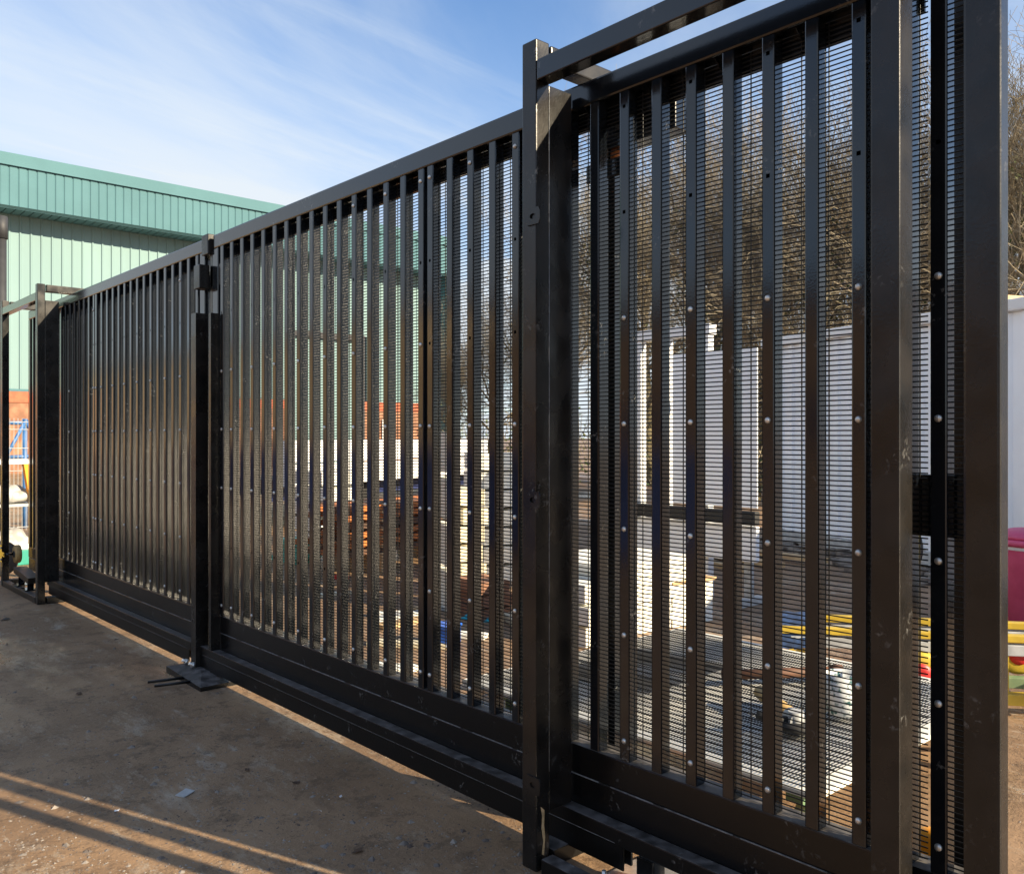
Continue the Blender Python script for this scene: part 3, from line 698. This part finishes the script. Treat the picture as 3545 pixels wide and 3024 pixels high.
p = at(1378, 8.8); tag(MB().lathe([(.15,0),(.19,.02),(.21,.16),(.22,.16),(.22,.18),(.17,.18)], (0,0,0)).build('plastic_tub', LIME, loc=(p.x, p.y, 0)),
    'lime green plastic tub on the ground before the trailer', 'tub')
p = at(1352, 8.4); pu = thing('steel_toolbox', 'grey steel toolbox between the gas bottle and lime tub', 'toolbox', None, (p.x, p.y, 0), .3)
link('body', MB().box((-.2,-.13,0),(.2,.13,.28),.01).mesh('body', GREY), pu); link('lid', MB().box((-.205,-.135,.282),(.205,.135,.34),.02).mesh('lid', GREY), pu)
link('handle', MB().tube((-.06,0,.34),(-.06,0,.39),.008,n=6).tube((.06,0,.34),(.06,0,.39),.008,n=6).tube((-.07,0,.39),(.07,0,.39),.012,n=8).mesh('handle', RUBBER), pu)
for i, px in enumerate((1440, 1500, 1580)):
    q = at(px, 9.2+i*.15); tag(MB().box((-.55, -.06, 0), (.55, .06, .05)).build('plank', TIMBER, loc=(q.x, q.y, .002+.02*i), rz=1.25+.12*i),
        ('leftmost timber plank lying before the white cabin', 'middle timber plank lying before the white cabin', 'rightmost timber plank lying before the white cabin')[i], 'plank')

# pale sheet stack and box in the sun
def stack(px, d, w, dp, n_, h, rz, mt, label, cat='board stack', name='board_stack', z=0., jit=.02, seed=1):
    q = at(px, d); r = random.Random(seed); t = thing(name, label, cat, None, (q.x, q.y, z), rz)
    b = MB().box((-w/2, -dp/2, 0), (w/2, dp/2, h/n_*.86)).mesh('board', mt)
    for i in range(n_): link('board', b, t, (r.uniform(-jit, jit), r.uniform(-jit, jit), i*h/n_), r.uniform(-jit, jit)*.6)
    return t
stack(1240, 6.35, .95, .75, 9, .50, -.05, BOARD, 'low pile of pale sheets in the sun left of the timber crate', seed=1)
t = thing('timber_crate', 'open pale timber crate beside the pile of white sheets', 'crate', None, at(1345, 6.55), -.1)
for x in (-.2, .2): link('side_board', MB().box((x-.01, -.26, 0), (x+.01, .26, .30)).mesh('side_board', TIMBER), t)
for y in (-.27, .27): link('end_board', MB().box((-.21, y-.01, 0), (.21, y+.01, .30)).mesh('end_board', BOARD), t)
link('lid', MB().box((-.23, -.3, .302), (.23, .3, .322)).mesh('lid', TIMBER), t)
stack(894, 7.0, .10, .6, 4, 1.44, -.35, BOARD, 'tall narrow stack of white slabs behind the middle slats', seed=2, jit=.006)
stack(936, 7.6, .22, .6, 6, .93, -.35, CREAM, 'medium cream slab stack right of the tall narrow stack', seed=3)
stack(1008, 8.4, .55, .5, 7, 1.22, -.35, BOARD, 'tall cream slab stack just left of the near portal', seed=4)
stack(978, 6.6, .26, .4, 3, .30, -.2, BRICK, 'low reddish brick pile before the slab stacks', 'brick pile', 'brick_pile', seed=5)
stack(1178, 5.8, .30, .3, 3, .42, .1, BOARD, 'small pile of white offcuts close behind the near portal', seed=6)
stack(664, 11.0, .55, .7, 5, .95, 0., BOARD, 'white slab stack behind the left slats of the right leaf', seed=7)
stack(600, 9.5, .30, .5, 4, .25, 0., TEALC, 'turquoise crate stack low behind the right leaf', 'crates', 'crate_stack', seed=8)
# orange steel rack
q = at(800, 9.4); t = thing('steel_stock', 'rust orange steel sections stacked between timber bearers', 'steel stack', None, (q.x, q.y, 0), .25)
bm_ = MB().box((-1.0, -.045, 0), (1.0, .045, .055)).mesh('steel_section', ORANGE); bm2 = MB().box((-.95, -.045, 0), (1.05, .045, .055)).mesh('steel_section', RUST)
for lv in range(6):
    for k in range(5): link('steel_section', bm_ if (lv+k) % 3 else bm2, t, (rs.uniform(-.15, .15), -.3+k*.15, .20+lv*.085), rs.uniform(-.03, .03))
for lv in range(5):
    for x in (-.6, .55): link('bearer', MB().box((x-.03, -.38, .255+lv*.085), (x+.03, .38, .284+lv*.085)).mesh('bearer', TIMBER), t)
for x in (-.6, .55): link('sleeper', MB().box((x-.06, -.4, 0), (x+.06, .4, .198)).mesh('sleeper', TIMBER), t)
# flatbed with pale sideboards
q = at(860, 15.5); t = thing('flatbed_trailer', 'flatbed trailer with pale grey sideboards behind the steel stack', 'trailer', None, (q.x, q.y, 0), .35)
link('sideboard', MB().box((-3.6, -.03, .98), (2.2, .03, 1.30)).mesh('sideboard', CABIN), t)
link('sideboard', MB().box((-3.6, -.03, .64), (2.2, .03, .96)).mesh('sideboard', WHITE), t)
link('deck', MB().box((-3.6, .04, .62), (2.2, 2.2, .74)).mesh('deck', RUST), t)
link('chassis', MB().box((-3.5, .3, .42), (2.1, .5, .61)).box((-3.5, 1.7, .42), (2.1, 1.9, .61)).mesh('chassis', NAVY), t)
for x in (-2.6, -1.6, 1.2):
    link('wheel', MB().lathe([(.15,-.12),(.36,-.12),(.39,-.08),(.39,.08),(.36,.12),(.15,.12)], (x, .35, .39), (0,1,0), 22).mesh('wheel', RUBBER), t)
q = at(893, gd(1302)); b = thing('blue_crate', 'bright blue plastic crate behind the slats left of the near portal', 'crate', None, (q.x, q.y, 0), .4)
link('body', MB().box((-.085,-.10,0),(.085,.10,.115),.006).mesh('body', BLUE), b); link('rim', MB().box((-.092,-.107,.115),(.092,.107,.135),.004).mesh('rim', BLUE), b)
q = at(975, gd(1250)); tag(MB().box((-.10,-.12,0),(.10,.12,.012)).box((-.08,-.1,.012),(.09,.1,.03)).build('cyan_sheet', CYAN, loc=(q.x, q.y, 0), rz=.3), 'cyan plastic sheets lying near the slab stacks', 'plastic sheet')
q = at(688, gd(1170)); tag(MB().box((-.05,-.08,0),(.05,.08,.03),.006).build('red_block', RED, loc=(q.x, q.y, 0), rz=.2), 'small red block lying behind the right leaf', 'block')
for i in range(14):
    q = at(rs.uniform(600, 1050), rs.uniform(4.4, 7.5)); a = rs.uniform(0, 3.14)
    o = MB().box((-rs.uniform(.08, .3), -.05, 0), (rs.uniform(.08, .3), .05, rs.uniform(.01, .05))).build('offcut', rs.choice([BOARD, TIMBER, CREAM, GREY]), loc=(q.x, q.y, .001), rz=a)
    tag(o, 'flat offcut lying on the yard behind the right leaf', 'offcut', 'offcuts scattered behind the right leaf')

# ---------------------------------------------------------------- yellow trolley, pink tub, orange rollers
ty = thing('yellow_trolley', 'yellow framed flat trolley with pneumatic wheels behind the right posts', 'trolley', None, (4.72, 1.75, 0), math.atan2(-.80, .60))
for y in (-.16, .16): link('top_rail', MB().box((-.95, y-.025, .35), (.95, y+.025, .385), .004).mesh('top_rail', YEL), ty)
for y in (-.16, .16): link('deck_rail', MB().box((-.9, y-.025, .285), (.9, y+.025, .338), .004).mesh('deck_rail', GREY), ty)
for y in (-.16, .16): link('lower_rail', MB().box((-.9, y-.03, .045), (.9, y+.03, .10), .004).mesh('lower_rail', GREENP if y > 0 else YEL), ty)
for x in (-.8, 0, .85): link('cross_bar', MB().box((x-.03, -.129, .30), (x+.03, .129, .33)).mesh('cross_bar', YEL), ty)
for x in (-.85, .1, .9):
    for y in (-.16, .16): link('upright', MB().box((x-.02, y-.02, .101), (x+.02, y+.02, .284)).mesh('upright', YEL), ty)
for x in (.30, -.30):
    for y in (-.24, .24):
        w = link('wheel', MB().lathe([(.05,-.03),(.085,-.032),(.102,-.02),(.106,0),(.102,.02),(.085,.032),(.05,.03)], (x, y, .20), (0,1,0), 26).mesh('wheel', YEL), ty)
        link('hub', MB().lathe([(.02,-.036),(.05,-.034),(.05,.034),(.02,.036)], (x, y, .20), (0,1,0), 18).mesh('hub', RED), w)
bc = MB(); rc_ = random.Random(3)
nx, ny = 10, 7; vs = []
for i in range(nx+1):
    for j in range(ny+1):
        s_ = -.2+.4*j/ny; x = -.97+.24*i/nx
        z = .395+.012*rc_.random() if abs(s_) < .17 else .395-(abs(s_)-.17)*4.2+.02*rc_.random()
        vs.append((x+.012*rc_.uniform(-1, 1), s_*1.05, z))
fs = [(i*(ny+1)+j, (i+1)*(ny+1)+j, (i+1)*(ny+1)+j+1, i*(ny+1)+j+1) for i in range(nx) for j in range(ny)]
o = bc.poly(vs, fs, True).build('work_jacket', BLUEF, loc=ty.location, rz=ty.rotation_euler[2]); tag(o, 'dark blue cloth draped over the end of the yellow trolley', 'cloth')
q = at(2105, 6.45)
pt = thing('plastic_bin', 'large faded pink plastic bin with white rim stripe', 'bin', None, (q.x, q.y, 0))
link('body', MB().lathe([(.25,0),(.27,.01),(.305,.55),(.31,.56)], (0,0,0), n=32).mesh('body', PINK), pt)
link('rim', MB().lathe([(.31,.561),(.335,.565),(.335,.60),(.315,.605)], (0,0,0), n=32).mesh('rim', PINK), pt)
link('stripe', MB().lathe([(.3055,.53),(.3095,.533),(.3105,.552),(.307,.555)], (0,0,0), n=32).mesh('stripe', WHITE), pt)
link('lid', MB().lathe([(.31,.606),(.315,.63),(.20,.665),(.02,.68)], (0,0,0), n=32).mesh('lid', PINK), pt)
def wheel_stand(px, d, label, rr=.085):
    q = at(px, d); t = thing('orange_roller', label, 'roller', None, (q.x, q.y, 0), .0)
    w = link('wheel', MB().lathe([(.03,-.025),(.07,-.028),(rr,-.02),(rr,.02),(.07,.028),(.03,.025)], (0,0,.20), (1,0,0), 26).mesh('wheel', AMBER), t)
    link('fork', MB().box((-.045,-.02,0),(-.035,.02,.22)).box((.035,-.02,0),(.045,.02,.22)).box((-.06,-.08,0),(.06,.08,.012)).mesh('fork', POSTP), t)
wheel_stand(1239, 3.00, 'amber guide roller beside the back post of the near portal')
wheel_stand(1893, 2.36, 'amber guide roller low between the right hand posts', .09)
# roller wheel seen right of the black plate
q = at(1849, 6.2); tw = thing('cable_reel', 'yellow and black cable reel against the white cabin', 'cable reel', None, (q.x, q.y, 0), .36)
link('reel', MB().lathe([(.06,-.04),(.115,-.045),(.12,0),(.115,.045),(.06,.04)], (0,0,.56), (0,1,0), 24).mesh('reel', YEL), tw)
link('core', MB().lathe([(.03,-.06),(.08,-.05),(.08,.05),(.03,.06)], (0,0,.56), (0,1,0), 20).mesh('core', RUBBER), tw)
link('stand', MB().bar((0,.07,0),(0,.07,.56),.03,.03).bar((-.2,.1,0),(.2,.1,0.01),.04,.03).mesh('stand', POSTP), tw)

# ---------------------------------------------------------------- left yard items seen through the far portal
q = at(50, 13.0); sc = thing('scaffold_frame', 'blue scaffold frame standing in the far left yard', 'scaffold', None, (q.x, q.y, 0), .1)
for x in (-.35, .0, .3): link('standard', MB().tube((x,0,0),(x,0,1.62),.035,n=10).mesh('standard', BLUES), sc)
for z in (.4, 1.05, 1.55): link('ledger', MB().tube((-.5,.0,z),(.5,.0,z+.02),.028,n=10).mesh('ledger', BLUES), sc)
link('brace', MB().tube((-.35,-.05,.9),(.0,-.05,1.6),.025,n=8).tube((.3,-.05,.9),(.0,-.05,1.6),.025,n=8).mesh('brace', BLUES), sc)
q = at(28, 11.6); wf = thing('mesh_fence_panel', 'galvanised wire fence panel before the blue scaffold', 'fence', None, (q.x, q.y, 0), .12)
for x in (-.55, .55): link('post', MB().tube((x,0,0),(x,0,1.62),.02,n=8).mesh('post', GREY), wf)
mb = MB()
for i in range(23): mb.tube((-.55+i*.05,0,.1),(-.55+i*.05,0,1.6),.004,n=4,cap=False)
for z in (.15, .5, .9, 1.0, 1.2, 1.45, 1.55): mb.tube((-.55,-.008,z),(.55,-.008,z),.006,n=4,cap=False)
o = mb.build('wires', GREY, wf); o['kind'] = 'stuff'
q = at(21, 9.6); wb = thing('workbench', 'yellow steel workbench loaded with clutter beyond the far portal', 'workbench', None, (q.x, q.y, 0), .05)
link('bench_top', MB().box((-.9,-.3,1.06),(.24,.4,1.10)).mesh('bench_top', BOARD), wb)
link('leg', MB().poly([(.05,-.3,1.058),(.24,-.3,1.058),(.24,-.3,.40),(.15,-.3,.40),(.05,-.22,1.058),(.24,-.22,1.058),(.24,-.22,.40),(.15,-.22,.40)],
     [(0,1,2,3),(7,6,5,4),(0,4,5,1),(1,5,6,2),(2,6,7,3),(3,7,4,0)]).mesh('leg', AMBER), wb)
link('leg', MB().box((-.85,-.28,.0),(-.75,-.2,1.058)).mesh('leg', YEL), wb)
link('shelf', MB().box((-.9,-.28,.60),(.13,.4,.63)).mesh('shelf', GREY), wb)
SACK = mat('dusty_sack', (.42, .41, .38), .8, var=.3, vscale=12)
TEALD = mat('dull_turquoise_plastic', (.02, .25, .19), .5)
def lump(name, px, d, z, sx, sy, sz, m, label, cat, seed):
    r = random.Random(seed); bm = bmesh.new(); bmesh.ops.create_icosphere(bm, subdivisions=3, radius=1)
    for v in bm.verts:
        k = 1+.16*math.sin(v.co.x*5+seed)*math.cos(v.co.y*4-seed)+r.uniform(-.05, .05)
        v.co = Vector((v.co.x*sx*k, v.co.y*sy*k, max(v.co.z, -.6)*sz*k))
    zmin = min(v.co.z for v in bm.verts)
    for v in bm.verts: v.co.z -= zmin
    me = bpy.data.meshes.new(name); bm.to_mesh(me); bm.free(); me.materials.append(m)
    for p_ in me.polygons: p_.use_smooth = True
    q = at(px, d); o = link(name, me, None, (q.x, q.y, z)); return tag(o, label, cat)
lump('rubble_sack', 32, 9.55, .631, .20, .18, .10, SACK, 'white plastic sack on the shelf of the yellow workbench', 'sack', 1)
lump('rubble_sack', 14, 9.5, .631, .16, .16, .12, GREY, 'grey cloth bundle on the workbench shelf at the left edge', 'bundle', 2)
lump('rubble_sack', 20, 9.3, .0, .22, .2, .22, SACK, 'large white rubble sack on the ground beneath the yellow workbench', 'sack', 3)
q = at(42, 8.9+.45); t = thing('storage_box', 'white and turquoise storage box on the far left ground', 'storage box', None, (q.x, q.y, 0), .2)
link('body', MB().box((-.14,-.15,0),(.12,.15,.16),.01).mesh('body', TEALD), t); link('lid', MB().box((-.145,-.155,.162),(.125,.155,.22),.01).mesh('lid', WHITE), t)
tag(MB().lathe([(.06,-.05),(.15,-.06),(.17,-.03),(.17,.03),(.15,.06),(.06,.05)], (0,0,.17), (0,1,0), 24).build('tyre', RUBBER, loc=at(1, 8.5), rz=.3), 'black tyre standing by the pole at the left edge', 'tyre')

# ---------------------------------------------------------------- scattered small things on the ground
q = at(373, gd(1606)); tag(MB().poly([(-.028,-.02,.001),(.03,-.024,.004),(.033,.018,.006),(-.022,.024,.001),(-.028,-.02,.0045),(.03,-.024,.0075),(.033,.018,.0095),(-.022,.024,.0045)],
    [(3,2,1,0),(4,5,6,7),(0,1,5,4),(1,2,6,5),(2,3,7,6),(3,0,4,7)]).build('card_scrap', GREY, loc=(q.x, q.y, 0), rz=.55), 'small square grey card scrap on the shaded concrete', 'scrap')
q = at(640, gd(1642)); mb = MB(); k = 8
vs = []; 
for i in range(k+1):
    t_ = i/k; vs += [(-.02+.04*t_, .012*math.sin(t_*3.1), .003+.004*t_), (-.02+.04*t_, .012*math.sin(t_*3.1)+.004*math.sin(t_*3.14)+.0004, .002)]
mb.poly(vs, [(2*i, 2*i+2, 2*i+3, 2*i+1) for i in range(k)]); tag(mb.build('plastic_sliver', WHITE, loc=(q.x, q.y, 0), rz=-.9), 'thin white plastic sliver curled on the concrete', 'scrap')
def flake(name, px, py, s, m, label, cat, rz):
    q = at(px, gd(py)); r = random.Random(int(px*7+py)); n = 9; vs = [(0, 0, .004)]
    for i in range(n):
        t_ = 6.283*i/n; rr2 = s*r.uniform(.55, 1.1); vs.append((rr2*math.cos(t_), .6*rr2*math.sin(t_), .001+r.uniform(0, .006)))
    tag(MB().poly(vs, [(0, i+1, (i+1) % n+1) for i in range(n)]).build(name, m, loc=(q.x, q.y, .001), rz=rz), label, cat)
flake('dead_leaf', 723, 1722, .03, LEAF, 'crumpled brown leaf nearest the bottom edge of the concrete', 'leaf', .3)
flake('dead_leaf', 500, 1558, .022, LEAF, 'dark crumpled leaf in the middle of the shaded concrete', 'leaf', 1.1)
flake('dead_leaf', 600, 1583, .024, LEAF, 'dark curled leaf between card scrap and gate beam', 'leaf', 2.)
flake('dead_leaf', 160, 1403, .03, LEAF, 'dark leaf on the far shaded concrete left of the base plate', 'leaf', .9)
flake('dead_leaf', 12, 1252, .06, RUBBER, 'torn black rubber flap at the far left by the portal foot', 'debris', .9)
flake('paper_scrap', 690, 1612, .012, WHITE, 'tiny white paper scrap near the beam on the concrete', 'scrap', .9)
flake('paper_scrap', 237, 1640, .014, WHITE, 'tiny pale chip beside the lit strip on the ground', 'scrap', .2)
ch = MB(); rg_ = random.Random(12)
for _ in range(4200):
    px = rg_.uniform(-60, 1130); py = 1225+550*rg_.random()**.8; q = at(px, gd(py)); s_ = rg_.uniform(.0015, .0055)*(1+2*(rg_.random() > .96))
    n = 5; a0 = rg_.uniform(0, 6.28); hh = s_*rg_.uniform(.3, .8)
    vs = [(q.x+s_*rg_.uniform(.6,1.4)*math.cos(a0+1.2566*i), q.y+s_*rg_.uniform(.6,1.4)*math.sin(a0+1.2566*i), 0) for i in range(n)]+[(q.x, q.y, hh)]
    ch.poly(vs, [(i, (i+1) % n, n) for i in range(n)])
for _ in range(900):
    px = rg_.uniform(1150, 2100); d = rg_.uniform(3, 9); q = at(px, d); s_ = rg_.uniform(.002, .007); a0 = rg_.uniform(0, 6.28)
    vs = [(q.x+s_*rg_.uniform(.6,1.4)*math.cos(a0+1.2566*i), q.y+s_*rg_.uniform(.6,1.4)*math.sin(a0+1.2566*i), 0) for i in range(5)]+[(q.x, q.y, s_*.5)]
    ch.poly(vs, [(i, (i+1) % 5, 5) for i in range(5)])
o = ch.build('grit', LITTER, kind='stuff'); o['label'] = 'grit and crumbs scattered over the concrete'

# ---------------------------------------------------------------- unseen stand-ins added for the gloss paint to mirror
def backdrop_shed(label, y0, y1, h, m, n_):
    wl = thing('backdrop', label, 'building', None, (-20, (y0+y1)/2, 0)); k = (y1-y0)/2
    link('wall', MB().box((-8, -k, 0), (0, k, h)).mesh('wall', m), wl)
    link('roof', MB().poly([(.3,-k-.3,h),(.3,k+.3,h),(-4,k+.3,h+1.2),(-4,-k-.3,h+1.2),(-8.3,-k-.3,h),(-8.3,k+.3,h)], [(0,1,2,3),(3,2,5,4)]).mesh('roof', POLE), wl)
    w_ = MB().box((.01,-.9,1.2),(.06,.9,2.6)).mesh('window', NAVY)
    for i in range(n_): link('window', w_, wl, (0, -k+3+i*7, 0))
BRK3 = mat('tan_backdrop_brick', (.74, .56, .34), .8, var=.15, vscale=1.3)  # pale so the stand-in wall reflects tan in the far slats
backdrop_shed('dark brown brick workshop behind the camera, stand-in for reflections', -4, 31, 5.6, BRK2, 4)
backdrop_shed('pale tan brick workshop farther along behind the camera, stand-in for reflections', 33, 90, 7.2, BRK3, 7)
for i, (x, y, r_, col, nm) in enumerate(((-3.4, 7.2, .1, SKIPB, 'nearer'), (-4.2, 13.2, -.05, SKIPB, 'middle'), (-4.4, 19.0, .04, NAVY, 'farthest'))):  # low blue masses added for the slats to reflect
    t = thing('skip_stand_in', '%s blue waste skip behind the camera, stand-in for reflections' % nm, 'skip', None, (x, y, 0), r_)
    link('body', MB().poly([(-.8,-1.2,.1),(.8,-1.2,.1),(.8,1.2,.1),(-.8,1.2,.1),(-.9,-1.9,1.15),(.9,-1.9,1.15),(.9,1.9,1.15),(-.9,1.9,1.15)],
         [(3,2,1,0),(4,5,6,7),(0,1,5,4),(1,2,6,5),(2,3,7,6),(3,0,4,7)]).mesh('body', col), t)
    link('rim', MB().box((.901,-1.9,1.08),(.95,1.9,1.17)).box((-.95,-1.9,1.08),(-.901,1.9,1.17)).mesh('rim', col), t)
